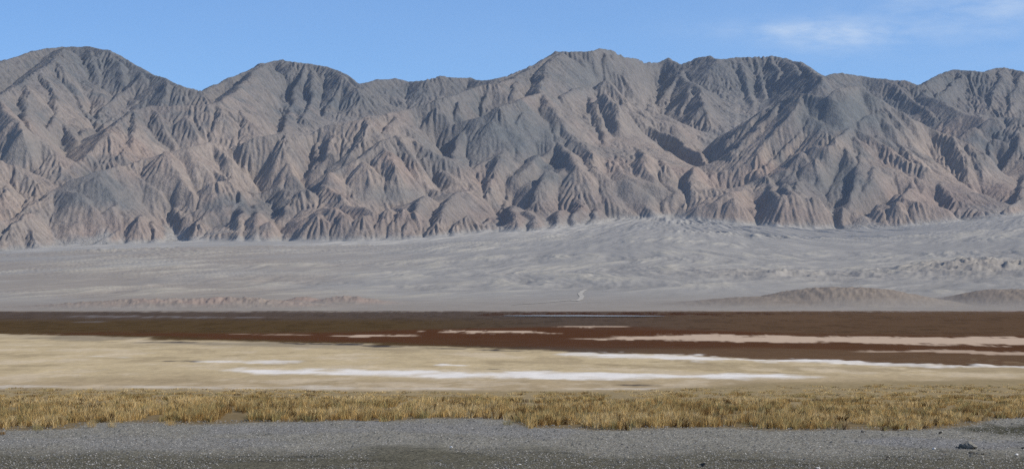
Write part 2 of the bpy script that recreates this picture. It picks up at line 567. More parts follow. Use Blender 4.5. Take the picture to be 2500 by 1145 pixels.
HC = 1.04             # boldness of the relief
DX = 6.5
GX = np.arange(-2700, 2701, DX, dtype=np.float32)
GY = np.arange(6390, 10800, DX, dtype=np.float32)
X, Y = np.meshgrid(GX, GY)
wx = X + 26 * noise(X / 190, Y / 190, 3) + 12 * noise(X / 60, Y / 60, 4)
wy = Y + 26 * noise(X / 190, Y / 190, 5) + 12 * noise(X / 60, Y / 60, 6)
base = base_xy(X.astype(np.float64), Y.astype(np.float64)).astype(np.float32)
hts = base.copy()
dist = np.full(X.shape, 2000, np.float32)
slopevar = 1.0 + 0.10 * noise(X / 700, Y / 700, 9)
def raise_ridges(segs, sl0, steep_max, k=7.0, rad=950, roll=1000.0):
    """the land under tents hung from the crest lines; no flank buries a crest in front of it"""
    vx_, vy_, vz_ = (np.concatenate([segs[:, i], segs[:, i + 3]]) for i in range(3))
    for s in segs:
        ax, ay, az, bx, by, bz = s
        ex, ey = bx - ax, by - ay
        sk = sl0
        if steep_max:
            t = np.clip(((vx_ - ax) * ex + (vy_ - ay) * ey) / (ex * ex + ey * ey + 1e-6), 0, 1)
            d = np.hypot(vx_ - ax - t * ex, vy_ - ay - t * ey)
            need = np.where(d > 15, (az + (bz - az) * t - vz_) / np.maximum(d - 6, 5), 0)
            sk = min(steep_max, max(sl0, float(need.max()) * 1.03))
        i0, i1 = np.searchsorted(GX, [min(ax, bx) - rad, max(ax, bx) + rad])
        j0, j1 = np.searchsorted(GY, [min(ay, by) - rad, max(ay, by) + rad])
        if i1 <= i0 or j1 <= j0:
            continue
        sl = (slice(j0, j1), slice(i0, i1))
        px, py = wx[sl] - ax, wy[sl] - ay
        t = np.clip((px * ex + py * ey) / (ex * ex + ey * ey + 1e-6), 0, 1)
        d = np.sqrt((px - t * ex) ** 2 + (py - t * ey) ** 2)
        z = az + (bz - az) * t
        dd = np.sqrt(d * d + 49.0) - 7.0
        h = z - sk * slopevar[sl] * roll * (1 - np.exp(-dd / roll))
        hs = hts[sl]
        dh = np.abs(hs - h)
        hts[sl] = np.maximum(hs, h) + np.where(dh < k, (k - dh) ** 2 / (4 * k), 0)
        dist[sl] = np.minimum(dist[sl], d)


segs = main_segments()
raise_ridges(segs, SL, 1.2)
raise_ridges(spur_segments(hts), 0.85, 0, 4.0, 160)
print('envelope', time.time() - T0)
#DIAG

# smooth scree-covered parts (world positions taken from the photograph)
SMOOTH = [(1260, 330, 150, 60, 0.8), (1180, 380, 110, 40, 0.7), (1320, 280, 90, 45, 0.5), (2040, 290, 110, 45, 1.0), (2110, 245, 60, 30, 1.0), (1960, 300, 60, 40, 0.6),
          (1300, 450, 100, 60, 0.5), (1560, 470, 110, 40, 0.7), (60, 360, 90, 50, 0.7), (290, 480, 100, 45, 0.6),
          (2060, 430, 90, 60, 0.8), (1430, 200, 60, 40, 0.5), (960, 470, 100, 25, 0.9), (1560, 300, 120, 60, 0.25)]


def smooth_mask(x, y, z):
    pu = x / y * F + 1250
    pv = 745 - (z - CAM_H) / y * F
    m = np.zeros_like(pu)
    for cu, cv, ru, rv, g in SMOOTH:
        m = np.maximum(m, g * np.exp(-((pu - cu) / ru) ** 2 - ((pv - cv) / rv) ** 2))
    return np.clip(m * 1.3, 0, 1)


# stream-cut valleys between the great spurs
VALLEYS = '''
50 1500 190 1560 250 1600 300 1650 345 1712 385
40 2005 240 1988 290 1960 330 1900 372 1850 405 1790 437
42 2055 385 2032 440 2022 480 2050 510 1990 548
36 1335 365 1295 420 1250 460 1212 492 1190 520
40 1085 330 1062 380 1075 430 1010 460 960 478 900 502
26 655 468 690 505 690 545 680 582
28 405 480 428 530 452 590
36 2262 330 2300 382 2340 418 2400 445 2440 475
32 190 175 215 235 235 300
36 690 195 682 255 668 322
34 770 330 750 400 745 450
34 1600 170 1575 250 1610 300 1650 340
30 1470 400 1510 455 1560 500 1600 515
38 1640 420 1665 465 1640 505 1625 524
46 1945 560 2020 532 2090 502 2150 472 2192 447
40 1170 520 1230 480 1262 440
30 1870 430 1840 500 1860 548
28 2290 470 2320 500 2360 530
34 2400 300 2440 370 2450 400
30 560 350 600 400 640 450
28 30 420 60 470 20 530
'''


def cut_valleys(h):
    ys = np.arange(6450, 11200, 8.0)
    cut = np.zeros_like(h)
    for ln in VALLEYS.strip().splitlines():
        v = [float(q) for q in ln.split()]
        pts = []
        for i in range(1, len(v), 2):
            xx, zz = at(v[i], v[i + 1], ys)
            g = h[np.clip(((ys - GY[0]) / DX).astype(int), 0, len(GY) - 1), np.clip(((xx - GX[0]) / DX).astype(int), 0, len(GX) - 1)]
            hit = np.nonzero(g > zz)[0]
            if len(hit):
                pts.append((float(xx[hit[0]]), float(ys[hit[0]])))
        for (ax, ay), (bx, by) in zip(pts[:-1], pts[1:]):
            ex, ey = bx - ax, by - ay
            t = np.clip(((wx - ax) * ex + (wy - ay) * ey) / (ex * ex + ey * ey + 1e-6), 0, 1)
            d = np.sqrt((wx - ax - t * ex) ** 2 + (wy - ay - t * ey) ** 2)
            cut = np.maximum(cut, v[0] * np.clip(1 - d / (v[0] * 2.6), 0, 1) ** 1.3)
    return cut


hts = np.maximum(hts - cut_valleys(hts), base - 3)
SMK = smooth_mask(X, Y, hts)
mtn = np.maximum(sstep(2, 30, hts - base), sstep(100, 300, Y - np.interp(X / Y, UU, YF)))
seed_n = fbm(X / 190, Y / 190, 3, 21, 0.5)
seed_f = fbm(X / 48, Y / 48, 3, 22, 0.6)
hts += mtn * (seed_n * 5 + seed_f * 4.5) * np.clip(dist / 90, 0.15, 1) * (1 - 0.75 * SMK)

# ---------------------------------------------------------------- water erosion on the coarse grid
NYg, NXg = hts.shape


def fill_and_route(h):
    """drain every cell: steepest neighbour, pits lifted by relaxation"""
    hp = h
    off = [(-1, -1), (-1, 0), (-1, 1), (0, -1), (0, 1), (1, -1), (1, 0), (1, 1)]
    w = h.copy(); big = 1e6
    w[1:-1, 1:-1] = big
    w[-1, :] = h[-1, :]
    eps = 0.02
    for it in range(400):
        old = w
        m = np.full_like(w, big)
        p = np.pad(w, 1, mode='edge')
        for dy, dx in off:
            np.minimum(m, p[1 + dy:1 + dy + NYg, 1 + dx:1 + dx + NXg], out=m)
        w = np.minimum(w, np.maximum(h, m + eps))
        if it % 10 == 9 and not (old != w).any():
            break
    return w


import heapq


def priority_flood(h):
    H = h.ravel().tolist(); n = len(H)
    W = NXg
    done = bytearray(n)
    heap = []
    for i in list(range(W)) + list(range(n - W, n)) + list(range(0, n, W)) + list(range(W - 1, n, W)):
        if not done[i]:
            done[i] = 1
            heap.append((H[i], i))
    heapq.heapify(heap)
    pop, push = heapq.heappop, heapq.heappush
    order = []
    rec = list(range(n))
    nb = (-W - 1, -W, -W + 1, -1, 1, W - 1, W, W + 1)
    while heap:
        z, i = pop(heap)
        order.append(i)
        for o in nb:
            j = i + o
            if 0 <= j < n and not done[j]:
                done[j] = 1
                if H[j] <= z:
                    H[j] = z + 0.02
                push(heap, (H[j], j))
    return np.array(H, np.float32).reshape(h.shape), order


def receivers(h):
    best = np.zeros_like(h); rec = np.arange(h.size).reshape(h.shape)
    p = np.pad(h, 1, mode='edge'); idx = np.pad(np.arange(h.size).reshape(h.shape), 1, mode='edge')
    dd = np.ones_like(h)
    for dy in (-1, 0, 1):
        for dx in (-1, 0, 1):
            if dy == 0 and dx == 0:
                continue
            L = math.hypot(dx, dy)
            s = (h - p[1 + dy:1 + dy + NYg, 1 + dx:1 + dx + NXg]) / L
            b = s > best
            best = np.where(b, s, best)
            rec = np.where(b, idx[1 + dy:1 + dy + NYg, 1 + dx:1 + dx + NXg], rec)
            dd = np.where(b, L, dd)
    return rec, dd


NIT = 9
area = None
for it in range(NIT):
    filled, order = priority_flood(hts) if it in (0, 4) else (hts, None)
    rec, dd = receivers(filled)
    r = rec.ravel().tolist()
    o = np.argsort(filled.ravel(), kind='stable')
    ol = o.tolist()
    A = [1.0] * len(r)
    for i in reversed(ol):
        j = r[i]
        if j != i:
            A[j] += A[i]
    area = np.array(A, np.float32).reshape(hts.shape)
    kf = 0.034 * mtn * (0.35 + 0.65 * sstep(50, 500, Y - np.interp(X / Y, UU, YF))) * (1 - 0.75 * SMK) / dd * np.clip(np.sqrt(area) - 1.4, 0, 45)
    kl = kf.ravel().tolist()
    hl = hts.ravel().tolist()
    for i in ol:
        j = r[i]
        if j != i and kl[i] > 0:
            k = kl[i]
            v = (hl[i] + k * hl[j]) / (1 + k)
            if v < hl[i]:
                hl[i] = v
    hn = np.array(hl, np.float32).reshape(hts.shape)
    hts = np.maximum(hn, base - 4 * mtn)
    # slopes steeper than loose rock can stand slump a little
    p = np.pad(hts, 1, mode='edge')
    lap = (p[:-2, 1:-1] + p[2:, 1:-1] + p[1:-1, :-2] + p[1:-1, 2:]) / 4 - hts
    hts = hts + lap * np.where(np.abs(lap) > 3, 0.5, 0.06) * mtn
# debris aprons: the lowest flanks run out gently over the floor
dlow = hts - base
hts = np.where(dlow > 0, hts - 26.0 * dlow / (dlow + 22.0) * np.exp(-dlow / 70.0), hts)
print('erosion', time.time() - T0)


def bicubic(a, x, y):
    """Catmull-Rom sample of a coarse grid"""
    fx = (x - GX[0]) / DX; fy = (y - GY[0]) / DX
    ix = np.clip(np.floor(fx).astype(int), 1, NXg - 3); iy = np.clip(np.floor(fy).astype(int), 1, NYg - 3)
    tx = np.clip(fx - ix, 0, 1).astype(np.float32); ty = np.clip(fy - iy, 0, 1).astype(np.float32)

    def w(t):
        return (-0.5 * t + t * t - 0.5 * t ** 3, 1 - 2.5 * t * t + 1.5 * t ** 3,
                0.5 * t + 2 * t * t - 1.5 * t ** 3, -0.5 * t * t + 0.5 * t ** 3)
    WX, WY = w(tx), w(ty)
    s = 0
    for j in range(4):
        row = 0
        for i in range(4):
            row = row + WX[i] * a[iy + j - 1, ix + i - 1]
        s = s + WY[j] * row
    return s


def gullies(x, y, gx, gy, lam, seed):
    """stripes that run down the slope: ridge-and-rill noise of wavelength lam"""
    L = np.sqrt(gx * gx + gy * gy) + 1e-6
    sx, sy = -gy / L, gx / L
    cell = lam * 1.5
    cx, cy = x / cell, y / cell
    ix, iy = np.floor(cx), np.floor(cy)
    acc = 0; ws = 0
    for dy in (-1, 0, 1):
        for dx in (-1, 0, 1):
            jx = ix + dx + hsh(ix + dx, iy + dy, seed)
            jy = iy + dy + hsh(ix + dx, iy + dy, seed + 1)
            vx = (cx - jx) * cell; vy = (cy - jy) * cell
            d2 = (vx * vx + vy * vy) / (cell * cell)
            w = np.exp(-d2 * 3.0)
            acc = acc + w * np.cos((vx * sx + vy * sy) * (2 * math.pi / lam) + 6.28 * hsh(ix + dx, iy + dy, seed + 2))
            ws = ws + w
    return acc / ws


# ---------------------------------------------------------------- the grids that follow the land
NC = 1090
U = np.linspace(-0.243, 0.243, NC)
# distances of the rows: plain, fan, range
r_plain = np.concatenate([[30, 45, 58], F * CAM_H / np.linspace(405, 14.0, 175), [2050.0, 2150.0]])
r_fan = np.concatenate([np.geomspace(2150, 6400, 215)])
r_mtn = np.concatenate([np.arange(6400, 10300, 6.5), np.arange(10300, 10760, 25.0)])


def grid(rows):
    yy, uu = np.meshgrid(rows, U, indexing='ij')
    return uu * (yy + 110 * np.clip(1 - (yy - 30) / 1900, 0, 1)), yy


def quads(nr, nc):
    i = np.arange(nr * nc).reshape(nr, nc)
    return np.stack([i[:-1, :-1], i[:-1, 1:], i[1:, 1:], i[1:, :-1]], -1).reshape(-1, 4)


def proj(x, y, z):
    """where a point stands in the photograph: used to say which ground it is on and where shading is painted"""
    return x / y * F + 1250, 745 - (z - CAM_H) / y * F


# apexes of the two alluvial fans
AP = []
for px_, py_ in ((1632, 505), (2620, 470)):
    yy_ = float(np.interp((px_ - 1250) / F, UU, YF)) + 150
    AP.append(((px_ - 1250) / F * yy_, yy_))


def fan_relief(x, y):
    """shallow channels and bars that radiate from the canyon mouths"""
    h = 0
    tint = 0
    u, v = proj(x, y, base_xy(x, y))
    w2 = sstep(-0.04, 0.10, (x / y) - 0.115 - 0.02 * noise(x / 500, y / 900, 2) - (y - 5200) / 30000)
    for k, (ax, ay) in enumerate(AP):
        dx, dy = x - ax, ay - y + 250
        r = np.sqrt(dx * dx + dy * dy)
        th = np.arctan2(dx, dy) + 0.030 * noise(x / 600, y / 900, 40 + k) + 0.004 * noise(x / 130, y / 260, 42 + k)
        q = th * 2600 / 1.0
        a = fbm(q / 75, r / 760, 4, 50 + k, 0.62)
        b = fbm(q / 27 + 0.5 * noise(x / 90, y / 260, 65), r / 330, 4, 60 + k, 0.55) * 1.2 + 0.12
        patch = sstep(-0.12, 0.30, noise(x / 480, y / 700, 70 + k) + 0.25 * noise(x / 150, y / 220, 72) + 0.12)
        hk = (a * 5.5 + b * 7.0 * (0.12 + 0.88 * patch))
        hk = hk * (0.25 + 0.75 * sstep(200, 1300, r))
        w = w2 if k else 1 - w2
        h = h + hk * w
        tint = tint + (a * 0.5 + b * 0.75 * patch) * w
    return h, tint


def fan_bumps(x, y):
    """low hills that stand on the toe of the fan: extra height, and how much of their own soil shows"""
    h = np.zeros_like(x); m = np.zeros_like(x)
    for (px_, py_, yy_, rx, ry, hh, k) in (
            (2060, 742, 2420, 88, 130, 16.5, 1), (1900, 748, 2380, 85, 100, 8, 1),
            (2470, 744, 2450, 60, 130, 13, 1), (400, 742, 2340, 95, 70, 7.5, 2), (560, 742, 2350, 75, 70, 8.5, 2), (260, 748, 2320, 70, 60, 5.5, 2),
            (850, 735, 2480, 36, 60, 7, 3), (740, 735, 2500, 20, 50, 6, 3)):
        cx = (px_ - 1250) / F * yy_
        d = ((x - cx) / rx) ** 2 + ((y - yy_) / ry) ** 2
        g = np.exp(-(d ** 1.45 if k == 1 else d) * 0.9)
        h = np.maximum(h, hh * g * (1 + (0.14 if k == 1 else 0.4) * (fbm(x / 15, y / 60, 4, 80, 0.6, ridged=True) - 0.3)))
        m = np.maximum(m, np.clip(g * 1.5, 0, 1) * (1.0))
    return h, m


def rough_toe(x, y):
    """badland knolls on the right, above the brown hill"""
    u = x / y * F + 1250
    c = np.exp(-((u - 2400) / 210) ** 2 - ((y - 3750) / 360) ** 2) + 0.55 * np.exp(-((u - 1900) / 260) ** 2 - ((y - 3550) / 230) ** 2)
    r = fbm((x + 0.3 * y) / 95, (y - 0.4 * x) / 150, 5, 90, 0.5, ridged=True)
    return np.clip(c, 0, 1) * np.clip(r, -0.2, 1.2) * 24, np.clip(c, 0, 1)


def rgb(*c):
    return np.array(c, np.float32)


# ---------------------------------------------------------------- mountains
x, y = grid(r_mtn)
z = bicubic(hts, x, y)
bz = base_xy(x, y)
H0 = hts
gyc, gxc = np.gradient(bicubic(hts, X, Y) if False else hts, DX)
ks = np.ones(3) / 3


def blur(a, n):
    for _ in range(n):
        p = np.pad(a, 1, mode='edge')
        a = (p[:-2, 1:-1] + p[2:, 1:-1] + p[1:-1, :-2] + p[1:-1, 2:] + 2 * a) / 6
    return a


gxb, gyb = bicubic(blur(gxc, 8), x, y), bicubic(blur(gyc, 8), x, y)
slope = np.sqrt(gxb ** 2 + gyb ** 2)
past = y - np.interp(x / y, UU, YF)
mt = np.maximum(sstep(1.5, 22, z - bz), sstep(60, 260, past))
sm = bicubic(SMK.astype(np.float32), x, y)
ga = mt * np.clip(slope / 0.5, 0, 1.3) * (1 - 0.8 * sm)
gm = 0.30 + 1.05 * sstep(-0.3, 0.35, noise(x / 240, y / 240, 33) + 0.4 * noise(x / 80, y / 80, 34))
x_ = x.astype(np.float32); y_ = y.astype(np.float32)
g1 = gullies(x_, y_, gxb, gyb, 70.0, 100)
g2 = gullies(x_, y_, gxb + 0.0, gyb, 36.0, 200)
g3 = gullies(x_, y_, gxb, gyb, 19.0, 300)
z = z + ga * gm * (5.0 * np.abs(g1) + 5.0 * np.abs(g2) + 2.6 * g3 - 4.0) - 0 * ga
zr = fbm(x_ / 26, y_ / 26, 3, 400)
z = z + mt * (1.2 + 2.2 * sstep(650, 1000, z)) * zr * (1 - 0.6 * sm)
fr, ft = fan_relief(x, y)
z = z + fr * (1 - mt) * 0.8 + 0.0
# rock and debris colours (dry, sun-bleached; the dark slaty rock caps the heights)
n1 = fbm(x_ / 420, y_ / 420, 3, 500); n2 = fbm(x_ / 90, y_ / 90, 3, 510)
rel = (z - bz) / 200.0
elev = sstep(430, 980, z + 260 * n1)
tan = rgb(0.288, 0.238, 0.198); slate = rgb(0.138, 0.140, 0.138); pink = rgb(0.270, 0.205, 0.170); scree = rgb(0.150, 0.156, 0.152)
c = np.broadcast_to(tan, x.shape + (3,)).copy()
c = lerp3(c, pink, sstep(0.0, 0.45, fbm(x_ / 230, y_ / 230, 3, 520)) * 0.6)
c = lerp3(c, slate, np.clip(0.80 * elev + 0.35 * sstep(0.05, 0.5, n2), 0, 0.9))
dark_top = sstep(-0.05, 0.35, n1 + 0.25 * n2) * 0.55
c = lerp3(c, slate, dark_top * (1 - elev))
# kinds of rock, where the photograph shows them: dark varnished slate with shading of the shaded faces painted in, bare tan siltstone
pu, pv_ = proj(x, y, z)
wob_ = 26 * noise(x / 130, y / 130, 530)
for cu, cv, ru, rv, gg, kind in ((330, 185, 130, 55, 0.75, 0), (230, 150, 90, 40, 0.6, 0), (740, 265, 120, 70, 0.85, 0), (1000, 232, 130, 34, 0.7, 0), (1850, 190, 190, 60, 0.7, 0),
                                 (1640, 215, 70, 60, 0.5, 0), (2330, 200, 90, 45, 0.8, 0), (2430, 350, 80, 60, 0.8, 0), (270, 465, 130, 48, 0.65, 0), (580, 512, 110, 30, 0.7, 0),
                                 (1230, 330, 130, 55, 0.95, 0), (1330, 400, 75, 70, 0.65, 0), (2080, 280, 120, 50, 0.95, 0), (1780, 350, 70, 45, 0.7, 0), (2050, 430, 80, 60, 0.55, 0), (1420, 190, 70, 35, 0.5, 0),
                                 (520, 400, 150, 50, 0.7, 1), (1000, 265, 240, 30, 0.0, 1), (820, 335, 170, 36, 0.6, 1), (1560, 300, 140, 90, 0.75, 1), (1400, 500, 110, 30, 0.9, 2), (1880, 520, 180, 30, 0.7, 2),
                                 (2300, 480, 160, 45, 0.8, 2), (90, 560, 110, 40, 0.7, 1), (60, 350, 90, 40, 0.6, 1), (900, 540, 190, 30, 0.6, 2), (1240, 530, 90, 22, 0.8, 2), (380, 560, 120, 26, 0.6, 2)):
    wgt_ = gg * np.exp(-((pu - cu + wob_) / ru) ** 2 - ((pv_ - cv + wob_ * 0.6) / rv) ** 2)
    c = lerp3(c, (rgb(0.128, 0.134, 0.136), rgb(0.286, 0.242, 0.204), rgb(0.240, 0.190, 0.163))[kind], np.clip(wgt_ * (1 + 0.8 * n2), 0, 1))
c = lerp3(c, scree, sm * 0.6)
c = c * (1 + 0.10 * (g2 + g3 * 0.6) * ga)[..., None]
wash = sstep(55, 4, z - bz + 18 * n2) * sstep(0.62, 0.35, slope) * (0.4 + 0.6 * sstep(500, 100, past))
c = lerp3(c, rgb(0.27, 0.255, 0.235), wash * 0.8)
fan_c = rgb(0.298, 0.286, 0.262)
mf = sstep(22 + 14 * n2, 1, (z - bz)) * sstep(260, 60, past)
tint = np.clip(0.5 + ft * 0.9, 0, 1)
fc = fan_c * (0.86 + 0.28 * tint)[..., None]
c = c * (1 - mf[..., None]) + fc * mf[..., None]
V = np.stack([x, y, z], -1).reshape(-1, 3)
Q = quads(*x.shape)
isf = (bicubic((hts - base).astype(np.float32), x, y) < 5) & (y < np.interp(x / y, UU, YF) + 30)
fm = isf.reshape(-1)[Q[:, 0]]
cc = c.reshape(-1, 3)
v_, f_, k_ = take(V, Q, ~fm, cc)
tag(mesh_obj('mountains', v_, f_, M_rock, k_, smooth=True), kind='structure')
fan_parts = [take(V, Q, fm, cc)]
z_seam = z[0].copy(); c_seam = c[0].copy()
print('mountains', time.time() - T0)

# ---------------------------------------------------------------- alluvial fan
x, y = grid(r_fan)
bz = base_xy(x, y)
fr, ft = fan_relief(x, y)
grow = sstep(2150, 3300, y)
bh, bm = fan_bumps(x, y)
rh, rm = rough_toe(x, y)
z = bz + fr * grow * (0.55 + 0.25 * sstep(5500, 6400, y)) * (1 - 0.7 * bm) + bh + rh
z = np.maximum(z, 0.0)
edge = sstep(6300, 6400, y)
z = z * (1 - edge) + (bz + fr * 0.8) * edge
z[-1] = z_seam
u, v = proj(x, y, bz)
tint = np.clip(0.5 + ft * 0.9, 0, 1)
c = fan_c * (0.86 + 0.28 * tint)[..., None]
leftish = sstep(1300, 500, u) * sstep(-0.3, 0.3, noise(x / 300, y / 600, 610) + 0.2)
c = lerp3(c, rgb(0.285, 0.245, 0.20), leftish * 0.65)
palep = sstep(0.55, 0.9, tint + 0.15 * noise(x / 40, y / 240, 620))  # crests of the bars painted paler, as if lit by the sun
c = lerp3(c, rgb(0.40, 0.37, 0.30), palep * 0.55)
c = lerp3(c, rgb(0.29, 0.25, 0.205), rm * 0.5)
c = lerp3(c, rgb(0.180, 0.135, 0.102), np.clip(bm * 1.1, 0, 1) * 0.85 * (u > 1000))
redp = bm * (u < 1000)
c = lerp3(c, rgb(0.27, 0.20, 0.165), redp * 0.8)
c = lerp3(c, rgb(0.36, 0.245, 0.20), redp * sstep(0.0, 0.3, fbm(x / 40, y / 60, 3, 630)) * (u > 250))
toe = sstep(2900, 2300, y)
c = lerp3(c, rgb(0.27, 0.235, 0.195), toe * 0.6)
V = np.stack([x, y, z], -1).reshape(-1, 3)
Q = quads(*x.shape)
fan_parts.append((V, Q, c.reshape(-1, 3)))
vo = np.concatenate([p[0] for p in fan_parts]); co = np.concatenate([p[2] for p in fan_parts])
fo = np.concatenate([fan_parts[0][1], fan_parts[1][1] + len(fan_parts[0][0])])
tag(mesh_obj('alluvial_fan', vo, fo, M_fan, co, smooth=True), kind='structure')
toe_c = c[0]
print('fan', time.time() - T0)

# ---------------------------------------------------------------- the flat: mud, sand, salt, gravel
x, y = grid(r_plain)
u, v = x / y * F + 1250, 745 + CAM_H / y * F
z = np.zeros_like(x)
# noise in ground coordinates, drawn out sideways as wind and water leave it
s1 = fbm(x / 90, y / 260, 4, 700, 0.6); s2 = fbm(x / 22, y / 60, 4, 710, 0.6); s3 = fbm(x / 4.0, y / 9.0, 3, 720, 0.6); s4 = fbm(x / 9, y / 26, 5, 760, 0.7)
jit = lambda a, b=0.0: a * s1 + b * s2


def line(pts, uu=None):
    p = np.array(pts, float)
    return np.interp(u if uu is None else uu, p[:, 0], p[:, 1])


def band(top, bot, soft=1.2, wob=2.0):
    """1 between two lines of rows, with ragged edges"""
    w = wob * (s1 * 1.2 + s2 * 0.8 + s4 * 0.8)
    return sstep(-soft, soft, v - top + w) * sstep(-soft, soft, bot - v - w)


def streak(u0, u1, v0, v1, th0, th1, soft=1.0, wob=1.6, ends=60, brk=1.0):
    t = np.clip((u - u0) / (u1 - u0), 0, 1)
    mid = v0 + (v1 - v0) * t
    th = th0 + (th1 - th0) * t
    e = sstep(u0 - ends, u0 + ends, u + 40 * s1) * sstep(u1 + ends, u1 - ends, u + 40 * s1)
    th = th * e * (1 + brk * np.clip(1.1 * s4 + 1.0 * s3 * (y < 260), -0.9, 1.0))
    return sstep(-soft, soft, th * 0.5 - np.abs(v - mid + wob * (s1 * 1.0 + s2)) + 1.6 * wob * s4) * sstep(0.02, 0.3, e)


pale = rgb(0.30, 0.26, 0.215)
c = np.broadcast_to(pale, x.shape + (3,)).copy()
purp = rgb(0.090, 0.066, 0.050); olive = rgb(0.085, 0.055, 0.026); rust = rgb(0.086, 0.038, 0.019); umber = rgb(0.108, 0.066, 0.038)
sand = rgb(0.50, 0.400, 0.240); sand2 = rgb(0.375, 0.29, 0.175); salt = rgb(0.76, 0.72, 0.65); pinks = rgb(0.50, 0.38, 0.275)
sand_line = line([(-200, 808), (0, 813), (400, 826), (700, 835), (1000, 845), (1250, 851), (1400, 857), (1800, 871), (2100, 885), (2500, 896), (2700, 900)])
brown = sstep(-2.4, 2.4, v - 759.5 + 2.4 * s1 + 2.0 * s4)
c = lerp3(c, purp, brown)
c = lerp3(c, olive, sstep(774, 786, v + 3 * s1) * sstep(1500, 900, u))
c = lerp3(c, umber, sstep(1300, 1900, u) * brown)
c = lerp3(c, rust * 0.75, streak(1250, 1800, 768, 766, 8, 4, 2.0, 2.0, 200))
c = lerp3(c, c * 0.72, sstep(0.0, 0.4, s4) * brown * 0.8)
c = lerp3(c, umber * 1.15, sstep(-0.1, 0.5, s1) * brown * sstep(1500, 2000, u) * 0.6)
rtop = line([(-200, 822), (0, 815), (300, 812), (600, 815), (900, 812), (1200, 800), (1500, 795), (1900, 812), (2500, 818)])
rbot = line([(-200, 822), (0, 816), (300, 818), (600, 828), (900, 836), (1200, 845), (1500, 850), (1900, 852), (2500, 868)])
c = lerp3(c, rust, band(rtop, rbot, 4.0, 3.0) * (0.75 + 0.25 * sstep(-0.2, 0.3, s1)))
c = lerp3(c, umber * 1.2, band(line([(1300, 852), (1900, 850), (2500, 864)]), line([(1300, 860), (1900, 900), (2500, 910)]), 4, 3) * sstep(1250, 1700, u) * 0.8)
# left margin of the mud: grey and tan stripes
stripe = band(sand_line - 1, sand_line + 14, 2.0, 2.5) * sstep(1300, 500, u)
c0 = c.copy()
sandm = sstep(-2.2, 2.2, v - sand_line + 3.0 * (s1 + s2) + 4.0 * s4)
sc = np.broadcast_to(sand, x.shape + (3,)).copy()
sc = lerp3(sc, sand2, sstep(895, 940, v + 10 * s1) * 0.9)
sc = lerp3(sc, sand2 * 0.9, sstep(0.0, 0.45, s1) * 0.45)
sc = lerp3(sc, sand2 * 0.72, sstep(0.10, 0.55, s4) * 0.45)
sc = lerp3(sc, rgb(0.60, 0.50, 0.36), sstep(0.10, 0.55, -s4) * 0.5)
sc = lerp3(sc, rgb(0.52, 0.44, 0.31), sstep(0.05, 0.5, fbm(x / 160, y / 260, 4, 730)) * 0.5)
sc = lerp3(sc, rgb(0.25, 0.21, 0.15), stripe * sstep(-0.05, 0.25, s2 + 0.5 * s1) * 0.75)
c = c * (1 - sandm[..., None]) + sc * sandm[..., None]
c = lerp3(c, sand2 * 0.8, streak(1500, 2700, 893, 905, 10, 24, 4, 5, 200) * 0.5)
# mauve silt lines left
c = lerp3(c, rgb(0.17, 0.15, 0.14), streak(200, 620, 772, 775, 3.5, 2.0, 1.0, 1.0, 100) * 0.9)
c = lerp3(c, rgb(0.15, 0.13, 0.12), streak(180, 240, 785, 785, 4, 4, 1.5, 1.0, 40) * 0.7)
# dark wet channels
dk = np.maximum.reduce([streak(330, 480, 834, 836, 2.5, 2.5, 1, 1, 40), streak(680, 980, 837, 847, 3.0, 3.5, 0.8, 1.0, 60),
                        streak(395, 480, 880, 881, 2.6, 2.6, 1, 1, 20), streak(1500, 1700, 939, 941, 3.0, 2.0, 1, 1.2, 30),
                        streak(1150, 1330, 899, 902, 1.6, 1.6, 0.8, 1, 40), streak(1050, 1300, 850, 857, 2.0, 2.0, 1, 1.0, 60)])
c = lerp3(c, rgb(0.05, 0.045, 0.05), dk * 0.95)
# salt
pk = np.maximum.reduce([streak(1560, 2700, 824, 834, 14, 18, 1.2, 1.2, 130, 0.35), streak(1430, 1700, 826, 824, 3, 7, 1.0, 1.2, 70),
                        streak(1080, 1370, 811, 812, 4, 3, 1.0, 1.4, 60), streak(1360, 1500, 798, 797, 3, 3, 1, 0.8, 40),
                        streak(860, 1020, 821, 820, 4, 3, 1, 1.2, 50), streak(2150, 2700, 857, 862, 5, 8, 1, 1.6, 120, 0.5) * 0.8,
                        streak(600, 760, 816, 818, 2, 2, 1, 1.0, 50) * 0.5])
c = lerp3(c, pinks, pk)
wt = np.maximum.reduce([streak(560, 1120, 902, 914, 10, 14, 4.0, 2.2, 60, 0.7), streak(1000, 1960, 913, 922, 18, 9, 4.0, 2.2, 90, 0.6),
                        streak(1390, 2150, 863, 887, 11, 8, 2.6, 2.0, 60, 0.7), streak(2050, 2700, 886, 900, 5, 4, 1.2, 1.6, 80) * 0.8,
                        streak(490, 700, 881, 882, 5, 6, 1.5, 1.6, 60) * 0.75, streak(1060, 1130, 891, 892, 3, 3, 1, 1, 20) * 0.8,
                        streak(190, 290, 868, 869, 2, 2, 1, 1, 40) * 0.6, streak(-200, 1150, 941, 947, 7, 6, 2, 2.5, 120) * 0.35,
                        streak(1350, 1700, 951, 945, 3, 3, 1, 1.5, 60) * 0.4])
spk = 0.72 + 0.28 * sstep(-0.3, 0.2, s3 + 0.6 * s2)
c = lerp3(c, salt, wt * spk)
# pale salt rim where the fan meets the mud
c = lerp3(c, rgb(0.36, 0.30, 0.26), streak(-200, 2700, 755.5, 757.5, 2.2, 2.6, 1, 1.0, 10) * 0.8)
